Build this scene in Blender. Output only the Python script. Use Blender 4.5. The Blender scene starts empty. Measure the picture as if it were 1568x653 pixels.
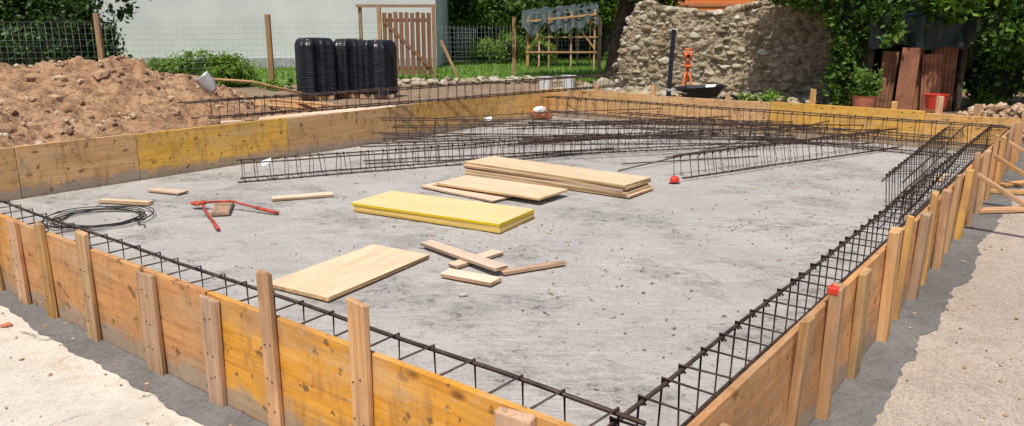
import bpy, bmesh, math, random
import numpy as np
from mathutils import Vector, Matrix, noise
random.seed(7)
RNG=np.random.default_rng(11)
SC=bpy.context.scene
COL=SC.collection
# ---------------------------------------------------------------- site frame
NX,NY=.383,1.815
E1=Vector((.612,.791,0)).normalized(); E2=Vector((-.791,.612,0)).normalized()
UP=Vector((0,0,1))
def L(u,v,z=0.): return Vector((NX,NY,0))+E1*u+E2*v+UP*z
LU,LV=9.9,7.25   # slab length along E1, width along E2
# ---------------------------------------------------------------- node helpers
def newmat(name,rough=.85):
    m=bpy.data.materials.new(name); m.use_nodes=True
    nt=m.node_tree; b=nt.nodes['Principled BSDF']; b.inputs['Roughness'].default_value=rough
    b.inputs['Specular IOR Level'].default_value=.3
    return m,nt,b
class NB:
    def __init__(s,nt): s.nt=nt
    def n(s,t,**k):
        x=s.nt.nodes.new(t)
        for a,b in k.items(): setattr(x,a,b)
        return x
    def link(s,a,b): s.nt.links.new(a,b)
    def coord(s,scale=(1,1,1),kind='Object',rand=True):
        tc=s.n('ShaderNodeTexCoord'); mp=s.n('ShaderNodeMapping'); mp.inputs['Scale'].default_value=scale
        out=tc.outputs[kind]
        if rand:
            oi=s.n('ShaderNodeObjectInfo'); mu=s.n('ShaderNodeMath',operation='MULTIPLY'); mu.inputs[1].default_value=57.
            s.link(oi.outputs['Random'],mu.inputs[0])
            va=s.n('ShaderNodeVectorMath',operation='ADD'); s.link(out,va.inputs[0]); s.link(mu.outputs[0],va.inputs[1]); out=va.outputs[0]
        s.link(out,mp.inputs['Vector']); return mp.outputs[0]
    def noise(s,vec,scale,detail=5,rough=.55,dist=0):
        x=s.n('ShaderNodeTexNoise'); x.inputs['Scale'].default_value=scale; x.inputs['Detail'].default_value=detail
        x.inputs['Roughness'].default_value=rough; x.inputs['Distortion'].default_value=dist
        if vec is not None: s.link(vec,x.inputs['Vector'])
        return x.outputs['Fac']
    def ramp(s,fac,stops):
        x=s.n('ShaderNodeValToRGB'); e=x.color_ramp.elements
        while len(e)<len(stops): e.new(.5)
        for i,(p,c) in enumerate(stops):
            e[i].position=p; e[i].color=(c,c,c,1) if not hasattr(c,'__len__') else (*c,1)
        s.link(fac,x.inputs[0]); return x.outputs[0]
    def mix(s,fac,a,b,mode='MIX'):
        x=s.n('ShaderNodeMix',data_type='RGBA',blend_type=mode)
        for sock,val in ((x.inputs[0],fac),(x.inputs[6],a),(x.inputs[7],b)):
            if hasattr(val,'is_output'): s.link(val,sock)
            elif hasattr(val,'__len__'): sock.default_value=(*val,1)
            else: sock.default_value=val
        return x.outputs[2]
    def math(s,op,a,b=0.,clamp=False):
        x=s.n('ShaderNodeMath',operation=op,use_clamp=clamp)
        for i,val in enumerate((a,b)):
            if hasattr(val,'is_output'): s.link(val,x.inputs[i])
            else: x.inputs[i].default_value=val
        return x.outputs[0]
    def bump(s,b,h,strength=.5,dist=.01):
        x=s.n('ShaderNodeBump'); x.inputs['Strength'].default_value=strength; x.inputs['Distance'].default_value=dist
        s.link(h,x.inputs['Height']); s.link(x.outputs[0],b.inputs['Normal'])
def simple(name,c1,c2,scale=8,rough=.8,bump=.3,bd=.01,metal=0,kind='Object'):
    m,nt,b=newmat(name,rough); N=NB(nt); v=N.coord(kind=kind)
    f=N.noise(v,scale,5,.6); N.link(N.ramp(f,[(.32,c1),(.68,c2)]),b.inputs['Base Color'])
    b.inputs['Metallic'].default_value=metal
    if bump: N.bump(b,N.noise(v,scale*4,3,.6),bump,bd)
    return m
def woodmat(name,dark,mid,light,stain=(.16,.13,.1),stainamt=.5,knots=True,splash=0.,rough=.7,stlo=.46,grain=1.):
    m,nt,b=newmat(name,rough); N=NB(nt)
    g=N.noise(N.coord((.9,16,16)),1.6,5,.62,.6)
    col=N.ramp(g,[(.3,dark),(.48,mid),(.68,light)])
    col=N.mix(1-grain,col,mid) if grain<1 else col
    fine=N.noise(N.coord((3,90,90)),1.3,2,.6)
    col=N.mix(N.ramp(fine,[(.4,.0),(.75,.4)]),col,dark)
    oi=N.n('ShaderNodeObjectInfo')
    hv=N.n('ShaderNodeHueSaturation'); N.link(col,hv.inputs['Color'])
    N.link(N.math('ADD',N.math('MULTIPLY',oi.outputs['Random'],.36),.82),hv.inputs['Value'])
    r2=N.math('FRACT',N.math('MULTIPLY',oi.outputs['Random'],7.3))
    N.link(N.math('ADD',N.math('MULTIPLY',r2,.25),.82),hv.inputs['Saturation'])
    N.link(N.math('ADD',N.math('MULTIPLY',r2,.016),.490),hv.inputs['Hue'])
    col=hv.outputs[0]
    st=N.noise(N.coord((1,2.2,2)),2.3,6,.7,.3)
    col=N.mix(N.ramp(st,[(stlo,0.),(stlo+.24,stainamt)]),col,stain)
    if knots:
        vo=N.n('ShaderNodeTexVoronoi'); vo.inputs['Scale'].default_value=1.; N.link(N.coord((3.2,7,3)),vo.inputs['Vector'])
        k=N.ramp(vo.outputs['Distance'],[(.05,.85),(.14,0.)])
        col=N.mix(k,col,(dark[0]*.35,dark[1]*.3,dark[2]*.35))
    if splash:
        tc=N.n('ShaderNodeTexCoord'); sp=N.n('ShaderNodeSeparateXYZ'); N.link(tc.outputs['Object'],sp.inputs[0])
        low=N.math('MULTIPLY',N.math('ADD',sp.outputs[1],.04),-3.2)   # cement splashes gather toward the foot of the panel
        n2=N.noise(N.coord((2,3,3)),3.,6,.7)
        k=N.ramp(N.math('ADD',N.math('MULTIPLY',n2,1.1),low),[(.78,0.),(1.12,splash)])
        col=N.mix(k,col,(.30,.25,.20))
        n3=N.noise(N.coord((1,1,1)),30,3,.7); col=N.mix(N.ramp(n3,[(.60,0.),(.68,.55)]),col,(.48,.38,.26))
        n4=N.noise(N.coord((1,1,1)),15,3,.6); col=N.mix(N.ramp(n4,[(.62,0.),(.68,.8)]),col,(.12,.055,.02))
        n5=N.noise(N.coord((1.5,.5,1)),7,6,.75); col=N.mix(N.ramp(n5,[(.52,0.),(.66,.55)]),col,(.21,.10,.035))
        n6=N.noise(N.coord((.5,1.2,1)),2.6,5,.7); col=N.mix(N.ramp(n6,[(.54,0.),(.72,.6)]),col,(.50,.38,.24))
    N.link(col,b.inputs['Base Color'])
    N.bump(b,N.math('ADD',g,N.math('MULTIPLY',fine,.5)),.45,.004)
    return m
M={}
M['panel']=woodmat('formwork_orange',(.40,.165,.028),(.62,.275,.05),(.72,.37,.09),stain=(.35,.19,.08),stainamt=.8,splash=.75,stlo=.43,grain=.85)
M['panel_in']=woodmat('formwork_yellow',(.46,.225,.04),(.68,.37,.08),(.76,.46,.13),stain=(.42,.25,.11),stainamt=.75,splash=.85,stlo=.45,grain=.75)
M['stake']=woodmat('stake_wood',(.32,.155,.05),(.53,.285,.095),(.62,.37,.16),stain=(.28,.17,.10),stainamt=.85)
M['stake2']=woodmat('weathered_wood',(.28,.155,.075),(.46,.275,.13),(.56,.36,.20),stain=(.22,.15,.10),stainamt=.85)
M['pale']=woodmat('pale_plywood',(.52,.36,.22),(.70,.52,.35),(.78,.61,.44),stain=(.47,.36,.26),stainamt=.6,knots=False,grain=.7)
M['paleedge']=woodmat('ply_edge',(.3,.17,.08),(.5,.32,.17),(.6,.42,.25),stainamt=.5,knots=False)
M['yellow']=woodmat('yellow_panel',(.66,.50,.22),(.78,.62,.33),(.82,.69,.42),stain=(.55,.42,.24),stainamt=.5,knots=False,grain=.7)
M['yedge']=woodmat('yellow_edge',(.58,.36,.02),(.74,.49,.03),(.8,.57,.05),stainamt=.2,knots=False)
M['rebar']=simple('rebar_steel',(.035,.028,.026),(.13,.08,.058),14,.55,.3,.002,.4)
M['wire']=simple('black_wire',(.02,.02,.02),(.05,.045,.04),20,.5,0)
M['fencewire']=simple('galvanised_wire',(.25,.26,.26),(.35,.35,.35),9,.5,0,metal=.3)
M['blackpl']=simple('black_plastic',(.006,.007,.010),(.018,.02,.026),6,.3,.1)
M['steel']=simple('grey_steel',(.3,.31,.32),(.48,.48,.47),6,.45,.1,metal=.3)
M['red']=simple('red_paint',(.5,.03,.02),(.65,.06,.035),12,.45,.1)
M['handlered']=simple('worn_red_paint',(.25,.035,.02),(.55,.08,.04),25,.5,.2)
M['orange']=simple('orange_paint',(.7,.12,.03),(.8,.18,.04),12,.5,.1)
M['white']=simple('white_plastic',(.6,.6,.6),(.75,.75,.74),6,.5,.05)
M['terra']=simple('terracotta',(.4,.13,.07),(.5,.2,.11),6,.8,.1)
M['rust']=simple('rusty_sheet',(.12,.05,.03),(.34,.16,.085),3.5,.8,.2)
M['rust2']=simple('faded_red_sheet',(.18,.07,.04),(.42,.19,.11),2.5,.8,.2)
M['tarp']=simple('dark_tarp',(.02,.03,.028),(.065,.09,.085),2.2,.6,.6,.05)
M['stucco']=simple('white_stucco',(.50,.51,.515),(.60,.605,.60),.6,.9,.15)
M['roof']=simple('clay_roof',(.3,.1,.05),(.45,.19,.1),4,.85,.4)
M['orangewall']=simple('orange_stucco',(.62,.16,.04),(.72,.22,.06),1.2,.9,.1)
M['glass']=simple('window_glass',(.02,.025,.03),(.05,.06,.07),2,.15,0)
M['bark']=simple('tree_bark',(.03,.022,.016),(.10,.075,.055),7,.95,1.,.03)
M['postwood']=woodmat('fence_post_wood',(.22,.12,.05),(.36,.21,.1),(.45,.29,.15))
M['gatewood']=woodmat('gate_wood',(.12,.055,.03),(.2,.095,.05),(.28,.14,.075))
# rubble mortar of the ruin: sandy lime mortar with small stones showing
m,nt,b=newmat('wall_mortar',.97); N=NB(nt); v=N.coord(rand=False)
a=N.noise(v,1.3,5,.65,.4); c=N.noise(v,7,6,.75)
col=N.ramp(a,[(.32,(.34,.27,.175)),(.68,(.54,.46,.33))]); col=N.mix(N.ramp(c,[(.38,.85),(.54,0.)]),col,(.14,.105,.065))
vo=N.n('ShaderNodeTexVoronoi'); vo.inputs['Scale'].default_value=13; N.link(v,vo.inputs['Vector'])
bw_=N.n('ShaderNodeRGBToBW'); N.link(vo.outputs['Color'],bw_.inputs[0])
col=N.mix(N.ramp(bw_.outputs[0],[(.2,.5),(.8,0.)]),col,(.32,.245,.155))
N.link(col,b.inputs['Base Color']); N.bump(b,N.math('SUBTRACT',c,N.math('MULTIPLY',vo.outputs['Distance'],.8)),1.,.06); M['mortar']=m
# concrete slab
m,nt,b=newmat('fresh_concrete',.9); N=NB(nt); v=N.coord(rand=False)
big=N.noise(v,.55,4,.6,.4); med=N.noise(v,2.6,6,.70,.5); fin=N.noise(v,42,3,.75)
stv=N.n('ShaderNodeMapping'); stv.inputs['Rotation'].default_value=(0,0,math.radians(30)); stv.inputs['Scale'].default_value=(1.0,30,1)
N.link(v,stv.inputs['Vector']); streak=N.noise(stv.outputs[0],1.,4,.65,.9)
col=N.ramp(big,[(.3,(.365,.342,.315)),(.7,(.445,.418,.383))])
col=N.mix(N.ramp(med,[(.36,.5),(.58,0.)]),col,(.29,.27,.25))
col=N.mix(N.ramp(streak,[(.48,0.),(.75,.45)]),col,(.51,.48,.44))
col=N.mix(N.ramp(fin,[(.32,.55),(.5,0.)]),col,(.20,.187,.17))
rp=N.noise(v,.9,4,.7,.2); roughmask=N.ramp(rp,[(.49,0.),(.60,1.)])
lump=N.noise(v,11,5,.78)
holes=N.ramp(lump,[(.39,1.),(.46,0.)])
col=N.mix(N.math('MULTIPLY',holes,N.math('MULTIPLY',roughmask,.8)),col,(.12,.112,.103))
N.link(col,b.inputs['Base Color'])
h=N.math('ADD',N.math('MULTIPLY',lump,N.math('ADD',N.math('MULTIPLY',roughmask,2.0),.3)),N.math('ADD',N.math('MULTIPLY',streak,.35),N.math('MULTIPLY',fin,.3)))
N.bump(b,h,1.,.022); M['slab']=m
def groundmat(name,c1,c2,c3,spots=None,crack=False,grav=60,bd=.01,spec=.45,peb=1.):
    m,nt,b=newmat(name,.95); N=NB(nt); v=N.coord(rand=False)
    a=N.noise(v,.8,5,.65,.3); md=N.noise(v,6,6,.75); fi=N.noise(v,grav*1.3,3,.75)
    col=N.ramp(a,[(.32,c1),(.68,c2)])
    col=N.mix(N.ramp(md,[(.46,0.),(.66,.6)]),col,c3)
    col=N.mix(N.ramp(fi,[(.34,spec),(.52,0.)]),col,tuple(x*.45 for x in c3))
    if spots:
        s=N.noise(v,1.9,6,.78,.6); col=N.mix(N.ramp(s,[(.57,0.),(.66,.75)]),col,spots)
        s2=N.noise(v,1.1,6,.7,.3); col=N.mix(N.ramp(s2,[(.50,0.),(.66,.5)]),col,(.36,.33,.29))
    hgt=N.math('ADD',md,N.math('MULTIPLY',fi,.5))
    if peb:
        vo=N.n('ShaderNodeTexVoronoi'); vo.inputs['Scale'].default_value=grav; N.link(v,vo.inputs['Vector'])
        bw=N.n('ShaderNodeRGBToBW'); N.link(vo.outputs['Color'],bw.inputs[0])
        col=N.mix(N.ramp(bw.outputs[0],[(.2,spec*peb),(.5,0.)]),col,tuple(x*.55 for x in c3))
        hgt=N.math('ADD',hgt,N.math('MULTIPLY',vo.outputs['Distance'],peb))
    if crack:
        d=N.n('ShaderNodeTexVoronoi',feature='DISTANCE_TO_EDGE'); d.inputs['Scale'].default_value=.55
        nv=N.n('ShaderNodeTexNoise'); nv.inputs['Scale'].default_value=5; nv.inputs['Detail'].default_value=6; N.link(v,nv.inputs['Vector'])
        vv=N.mix(.22,v,nv.outputs['Color']); N.link(vv,d.inputs['Vector'])
        ms=N.ramp(N.noise(v,1.7,3,.6),[(.5,0.),(.6,1.)])
        col=N.mix(N.math('MULTIPLY',ms,N.ramp(d.outputs['Distance'],[(.001,.8),(.007,0.)])),col,(.12,.10,.08))
    N.link(col,b.inputs['Base Color'])
    N.bump(b,hgt,.8,bd); return m
M['pave']=groundmat('old_pale_concrete',(.54,.485,.41),(.68,.625,.545),(.46,.405,.335),spots=(.42,.27,.15),crack=True,grav=75,spec=.4,peb=0.)
M['paveR']=groundmat('washed_gravel_concrete',(.42,.345,.28),(.52,.44,.365),(.33,.27,.22),grav=85,spec=.6,peb=.6)
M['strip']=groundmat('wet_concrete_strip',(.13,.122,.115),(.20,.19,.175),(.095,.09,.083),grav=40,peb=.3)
M['soil']=groundmat('bare_soil',(.27,.18,.115),(.38,.27,.18),(.19,.13,.085),grav=24,bd=.03)
M['lawn']=groundmat('lawn_green',(.11,.21,.03),(.19,.32,.05),(.08,.15,.02),grav=18,bd=.03)
# soil heap
m,nt,b=newmat('excavated_earth',.97); N=NB(nt); v=N.coord(rand=False)
a=N.noise(v,1.1,5,.7,.3); c=N.noise(v,9,6,.75); 
col=N.ramp(a,[(.3,(.36,.195,.10)),(.7,(.54,.345,.20))]); col=N.mix(N.ramp(c,[(.40,.85),(.56,0.)]),col,(.17,.085,.045))
col=N.mix(N.ramp(N.noise(v,26,3,.7),[(.58,0.),(.70,.7)]),col,(.60,.44,.30)); N.link(col,b.inputs['Base Color'])
N.bump(b,c,1.,.06); M['earth']=m
def tintmat(name,stops,rough=.9,bump=.5,bd=.02,scale=12,transl=0.,dirt=(.16,.13,.10)):
    m,nt,b=newmat(name,rough); N=NB(nt); at=N.n('ShaderNodeAttribute',attribute_name='tint')
    col=N.ramp(at.outputs['Fac'],stops)
    if bump:
        v=N.coord(rand=False); f=N.noise(v,scale,5,.7)
        col=N.mix(N.ramp(f,[(.35,.5),(.6,0.)]),col,dirt); N.bump(b,f,bump,bd)
    N.link(col,b.inputs['Base Color'])
    if transl:
        tr=N.n('ShaderNodeBsdfTranslucent'); N.link(N.mix(.5,col,(.20,.32,.03)),tr.inputs['Color'])
        ms=N.n('ShaderNodeMixShader'); ms.inputs[0].default_value=transl
        out=nt.nodes['Material Output']; N.link(b.outputs[0],ms.inputs[1]); N.link(tr.outputs[0],ms.inputs[2]); N.link(ms.outputs[0],out.inputs[0])
    return m
M['stones']=tintmat('field_stones',[(0,(.16,.12,.075)),(.3,(.34,.275,.18)),(.6,(.43,.37,.26)),(.85,(.48,.44,.36)),(1,(.60,.56,.48))],bump=1.,bd=.03,dirt=(.22,.165,.10))
M['crumb']=tintmat('concrete_crumbs',[(0,(.19,.178,.16)),(1,(.42,.39,.35))],bump=0)
M['clod']=tintmat('earth_clods',[(0,(.22,.115,.06)),(.6,(.46,.29,.17)),(.88,(.54,.40,.27)),(1,(.66,.57,.46))],bump=.5)
M['leaf']=tintmat('leaves_mid',[(0,(.020,.052,.008)),(.5,(.065,.145,.018)),(1,(.17,.29,.04))],.55,0,transl=.3)
M['leafD']=tintmat('leaves_dark',[(0,(.008,.024,.006)),(.5,(.026,.07,.012)),(1,(.08,.16,.025))],.5,0,transl=.2)
M['leafB']=tintmat('leaves_bright',[(0,(.07,.14,.015)),(.5,(.14,.26,.03)),(1,(.25,.40,.06))],.55,0,transl=.35)
M['core']=simple('foliage_shade_core',(.008,.015,.005),(.02,.03,.01),5,.95,.5,.05)  # near-black colour stands in for the shade inside the foliage
# ---------------------------------------------------------------- geometry helpers
def empty(name,loc=(0,0,0)):
    o=bpy.data.objects.new(name,None); o.location=loc; o.empty_display_size=.2; COL.objects.link(o); return o
def addmesh(name,verts,faces,mat,parent=None,smooth=False,tint=None):
    me=bpy.data.meshes.new(name); me.from_pydata([tuple(v) for v in verts],[],faces); me.update()
    if smooth: me.polygons.foreach_set('use_smooth',[True]*len(me.polygons))
    mats=mat if isinstance(mat,(list,tuple)) else [mat]
    for q in mats: me.materials.append(q)
    if tint is not None:
        at=me.attributes.new('tint','FLOAT','FACE'); at.data.foreach_set('value',np.asarray(tint,dtype=np.float32))
    o=bpy.data.objects.new(name,me); COL.objects.link(o)
    if parent is not None: o.parent=parent
    return o
def board(name,c,xd,yd,Ln,W,T,mat,parent=None,bev=.003,jit=.0,edgemat=None):
    """box: local x along its length, y across its width, z through its thickness"""
    xd=Vector(xd).normalized(); yd=Vector(yd); yd=(yd-xd*yd.dot(xd)).normalized(); zd=xd.cross(yd)
    bm=bmesh.new(); bmesh.ops.create_cube(bm,size=1)
    for v in bm.verts:
        v.co=Vector((v.co.x*Ln+random.uniform(-jit,jit),v.co.y*W+random.uniform(-jit,jit)*.5,v.co.z*T))
    if edgemat:
        bm.faces.ensure_lookup_table(); bm.normal_update()
        for f in bm.faces:
            if abs(f.normal.z)<.5: f.material_index=1
    if bev: bmesh.ops.bevel(bm,geom=bm.edges[:],offset=min(bev,T*.3),segments=1,affect='EDGES')
    me=bpy.data.meshes.new(name); bm.to_mesh(me); bm.free(); me.materials.append(mat)
    if edgemat: me.materials.append(edgemat)
    o=bpy.data.objects.new(name,me); COL.objects.link(o)
    mw=Matrix((xd,yd,zd)).transposed().to_4x4(); mw.translation=Vector(c)
    if parent is not None:
        o.parent=parent; mw=Matrix.Translation(-parent.location)@mw
    o.matrix_local=mw
    return o
def tubes(name,polys,r,mat,sides=6,parent=None):
    V=[];F=[]
    for P in polys:
        rr=r
        if isinstance(P,tuple): P,rr=P
        P=[Vector(p) for p in P]; n=len(P); base=len(V)
        for i,p in enumerate(P):
            t=(P[min(i+1,n-1)]-P[max(i-1,0)]).normalized()
            a=t.cross(UP) if abs(t.z)<.9 else t.cross(Vector((1,0,0))); a.normalize(); bb=t.cross(a)
            for k in range(sides):
                an=2*math.pi*k/sides; V.append(p+a*math.cos(an)*rr+bb*math.sin(an)*rr)
        for i in range(n-1):
            for k in range(sides):
                k2=(k+1)%sides; F.append((base+i*sides+k,base+i*sides+k2,base+(i+1)*sides+k2,base+(i+1)*sides+k))
        F.append(tuple(base+k for k in range(sides))[::-1]); F.append(tuple(base+(n-1)*sides+k for k in range(sides)))
    return addmesh(name,V,F,mat,parent,smooth=True)
def cage(p0,p1,w,h,z0,z1=None,sp=.2,r=.007,rs=.004,ext=.1,roll=0.,name='rebar_cage',hook=.03):
    p0=Vector((p0[0],p0[1],z0)); p1=Vector((p1[0],p1[1],z0 if z1 is None else z1))
    d=(p1-p0); Ln=d.length; d.normalize(); s=d.cross(UP).normalized(); u=s.cross(d)
    s2=s*math.cos(roll)+u*math.sin(roll); u2=u*math.cos(roll)-s*math.sin(roll)
    P=[]
    for a,b in ((-.5,0),(.5,0),(-.5,1),(.5,1)):
        n=max(3,int(Ln/.5)); e0=ext+random.uniform(-.05,.12); e1_=ext+random.uniform(-.05,.15)
        P.append(([p0+d*(-e0+(Ln+e0+e1_)*i/n)+s2*(a*w+random.uniform(-.006,.006))+u2*(b*h+random.uniform(-.006,.006)) for i in range(n+1)],r))
    n=int(Ln/sp)
    for i in range(n+1):
        q=p0+d*(Ln*i/n+random.uniform(-.02,.02)); lean=d*random.uniform(-.03,.03); g=r+rs
        c=[q+s2*(-w/2-g)+u2*(h+g)+lean,q+s2*(w/2+g)+u2*(h+g)+lean*.5,q+s2*(w/2+g)-u2*g,q+s2*(-w/2-g)-u2*g]
        o=d*(rs*1.6)
        P.append(([c[0]+s2*hook-u2*hook*.9,c[0],c[1],c[2],c[3],c[0]+o,c[0]+o+s2*hook*.4-u2*hook*1.2],rs))
    return tubes(name,P,r,M['rebar'],5)
_ico={}
def ico(sub):
    if sub not in _ico:
        bm=bmesh.new(); bmesh.ops.create_icosphere(bm,subdivisions=sub,radius=1)
        _ico[sub]=(np.array([v.co[:] for v in bm.verts]),np.array([[v.index for v in f.verts] for f in bm.faces])); bm.free()
    return _ico[sub]
def blobs(name,items,mat,sub=1,amp=.18,parent=None,smooth=False,angular=False):
    """items: (centre,(sx,sy,sz),rotz,tint) lumps joined in one mesh"""
    bv,bf=ico(sub); Vs=[];Fs=[];T=[];off=0
    for c,s,rz,t in items:
        p=bv*(1+RNG.uniform(-amp,amp,(len(bv),1)))
        if angular:   # clip by random planes so that the stone gets facets
            for _ in range(7):
                n=RNG.normal(size=3); n/=np.linalg.norm(n); dd=p@n; lim=RNG.uniform(.45,.8)
                p=p-np.outer(np.maximum(dd-lim,0),n)
            p*=1.12
        p=p*np.array(s)
        tx=RNG.uniform(-.3,.3); R=np.array(Matrix.Rotation(rz,3,'Z')@Matrix.Rotation(tx,3,'X'))
        p=p@R.T+np.array(c); Vs.append(p); Fs.append(bf+off); off+=len(bv); T+= [t]*len(bf)
    V=np.concatenate(Vs); F=np.concatenate(Fs)
    return addmesh(name,V.tolist(),F.tolist(),mat,parent,smooth,T)
def leaves(name,bl,n,size,mat,parent=None,clump=.2,seed=1,core=.62):
    r=np.random.default_rng(seed); w=np.array([(b[3]*b[4]*b[5])**(2/3) for b in bl]); w/=w.sum()
    V=[];T=[]
    for b,wi in zip(bl,w):
        k=max(8,int(n*wi)); nc=max(5,k//55)
        d=r.normal(size=(nc,3)); d/=np.linalg.norm(d,axis=1)[:,None]; rad=r.uniform(.55,1.12,(nc,1))
        cc=d*rad; ct=r.uniform(0,1,nc)
        ci=r.integers(0,nc,k); p=cc[ci]+r.normal(size=(k,3))*clump*r.uniform(.5,1.2,(nc,1))[ci]
        p=p*np.array(b[3:6])+np.array(b[:3])
        nrm=r.normal(size=(k,3))+np.array([0,-.3,.9]); nrm/=np.linalg.norm(nrm,axis=1)[:,None]
        a=np.cross(nrm,r.normal(size=(k,3))); a/=np.linalg.norm(a,axis=1)[:,None]; c=np.cross(nrm,a)
        s=(size*r.uniform(.6,1.35,(k,1)))
        q=np.stack([p-a*s,p+c*s*.55,p+a*s,p-c*s*.55],1); q[:,:,2]=np.maximum(q[:,:,2],.01)
        V.append(q.reshape(-1,3)); T.append(np.clip(ct[ci]*.55+r.uniform(0,.45,k),0,1))
    V=np.concatenate(V); T=np.concatenate(T); nf=len(T)
    me=bpy.data.meshes.new(name); me.vertices.add(nf*4); me.vertices.foreach_set('co',V.ravel().astype(np.float32))
    me.loops.add(nf*4); me.loops.foreach_set('vertex_index',np.arange(nf*4,dtype=np.int32))
    me.polygons.add(nf); me.polygons.foreach_set('loop_start',np.arange(0,nf*4,4,dtype=np.int32)); me.polygons.foreach_set('loop_total',np.full(nf,4,dtype=np.int32))
    me.update(); me.validate(); me.materials.append(mat)
    at=me.attributes.new('tint','FLOAT','FACE'); at.data.foreach_set('value',T.astype(np.float32))
    o=bpy.data.objects.new(name,me); COL.objects.link(o)
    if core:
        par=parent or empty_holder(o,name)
        cb=blobs('foliage_shade_core',[((b[0],b[1],max(b[2],b[5]*core*.5)),(b[3]*core,b[4]*core,b[5]*core),0,.2) for b in bl],M['core'],3,.12,par)  # added solid dark blobs: block see-through, darken the inside of the foliage
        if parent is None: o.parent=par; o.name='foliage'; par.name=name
    if parent is not None: o.parent=parent
    return o
def empty_holder(o,name):
    o.name='foliage_tmp'; return empty(name)
def sheet(name,pts,z,mat):
    return addmesh(name,[(p[0],p[1],z) for p in pts],[tuple(range(len(pts)))],mat)
def gridsheet(name,u0,u1,v0,v1,nu,nv,fz,mat,smooth=True):
    V=[];F=[]
    for i in range(nu+1):
        for j in range(nv+1):
            u=u0+(u1-u0)*i/nu; v=v0+(v1-v0)*j/nv; p=L(u,v); p.z=fz(u,v,p); V.append(p)
    for i in range(nu):
        for j in range(nv):
            a=i*(nv+1)+j; F.append((a,a+nv+1,a+nv+2,a+1))
    return addmesh(name,V,F,mat,smooth=smooth)
# ---------------------------------------------------------------- ground
ground=sheet('ground',[(-400,-400),(400,-400),(400,400),(-400,400)],-.012,M['soil'])
sheet('lawn',[(-24,23.5),(-9,21.2),(-3,23.6),(1,24.4),(5,23.4),(9,20),(26,18),(40,75),(-40,75)],-.004,M['lawn'])
# slab
def slabz(u,v,p):
    k=max(0,min(1,(noise.noise(Vector((p.x*.75,p.y*.75,9)))+.05)*4))
    return .005+.006*noise.noise(Vector((p.x*.8,p.y*.8,3)))+k*(.008*abs(noise.noise(Vector((p.x*8,p.y*8,1))))+.008*max(0,noise.noise(Vector((p.x*19,p.y*19,4)))))
sl=gridsheet('concrete_slab',0.02,LU-.02,0.02,LV-.02,420,300,slabz,M['slab'])
# outside pavements (front-left and right), and the darker strip of spilt concrete between them and the boards
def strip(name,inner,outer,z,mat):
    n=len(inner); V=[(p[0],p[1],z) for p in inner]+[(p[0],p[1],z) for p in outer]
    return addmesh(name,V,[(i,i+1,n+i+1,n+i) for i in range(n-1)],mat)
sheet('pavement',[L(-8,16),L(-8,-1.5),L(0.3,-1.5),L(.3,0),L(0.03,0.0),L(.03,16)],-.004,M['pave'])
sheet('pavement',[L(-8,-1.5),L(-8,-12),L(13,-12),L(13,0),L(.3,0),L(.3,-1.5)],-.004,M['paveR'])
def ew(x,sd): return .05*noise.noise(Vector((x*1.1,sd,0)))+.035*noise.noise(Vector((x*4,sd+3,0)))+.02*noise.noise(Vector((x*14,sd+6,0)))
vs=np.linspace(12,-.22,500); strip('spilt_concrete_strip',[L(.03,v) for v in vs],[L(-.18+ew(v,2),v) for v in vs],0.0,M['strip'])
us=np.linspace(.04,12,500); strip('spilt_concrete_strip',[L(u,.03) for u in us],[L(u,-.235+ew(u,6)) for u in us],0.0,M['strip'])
# ---------------------------------------------------------------- formwork
def wall(u0,v0,u1,v1,outer,segs,mat,hts=None,slack=.0):
    """run of panels from (u0,v0) to (u1,v1) (inner face); outer: outward direction"""
    par=empty('timber_formwork',L(u0,v0)); a=L(u0,v0); bb=L(u1,v1); d=(bb-a); tot=d.length; d.normalize(); pos=0
    for i,sg in enumerate(segs):
        ln=min(sg,tot-pos); 
        if ln<=.02: break
        h=.5+random.uniform(-.008,.008) if hts is None else hts[i]
        c=a+d*(pos+ln/2)+outer*.0135+UP*(h/2)
        tilt=random.uniform(-.015,.015)
        xd=d+UP*random.uniform(-.003,.003)
        board('panel_%d'%(i+1),c,xd,UP+outer*tilt,ln-.006,h,.027,mat,par)
        pos+=ln
    return par
fw=wall(0,-.03,0,12.5,-E1,[2.15,2.0,2.0,2.5,2.0,2.0],M['panel'])
rw=wall(-.03,0,LU+.03,0,-E2,[1.75,1.5,2.0,2.0,2.0,1.5],M['panel'])
lw=wall(0,LV,LU+.03,LV,E2,[1.1,1.15,1.9,2.2,2.0,2.0],M['panel_in'],hts=[.5,.505,.5,.49,.5,.5])
bw=wall(LU,0,LU,LV,E1,[1.1,2.1,2.1,2.0],M['panel_in'],hts=[.47,.5,.49,.51])
# stakes: front
def stake(par,u,v,outer,h,w,t=.03,mat=None,k=[0],lean=0.,leano=0.):
    k[0]+=1; mat=mat or random.choice([M['stake'],M['stake'],M['stake2']])
    side=E2 if abs(outer.dot(E1))>.5 else E1
    c=L(u,v)+outer*(.03+t/2)+UP*(h/2-.01)
    board('stake_%d'%k[0],c,UP+side*lean+outer*leano,side,h+.02,w,t,mat,par,.004,.012)
for v,h,w,mt,le in [(.44,.495,.14,'stake2',.0),(1.12,.69,.082,'stake',.0),(1.65,.69,.075,'stake',.01),(2.07,.495,.105,'stake2',-.01),(2.6,.49,.14,'stake2',.01),(3.23,.585,.10,'stake2',0),(3.75,.545,.085,'stake',.01),(4.13,.50,.12,'stake',.02),(4.55,.53,.1,'stake2',.12),(5.0,.55,.1,'stake',0),(5.7,.5,.1,'stake',0),(6.5,.6,.1,'stake2',0)]:
    stake(fw,0,v,-E1,h,w,.028,M[mt],lean=le)
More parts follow.
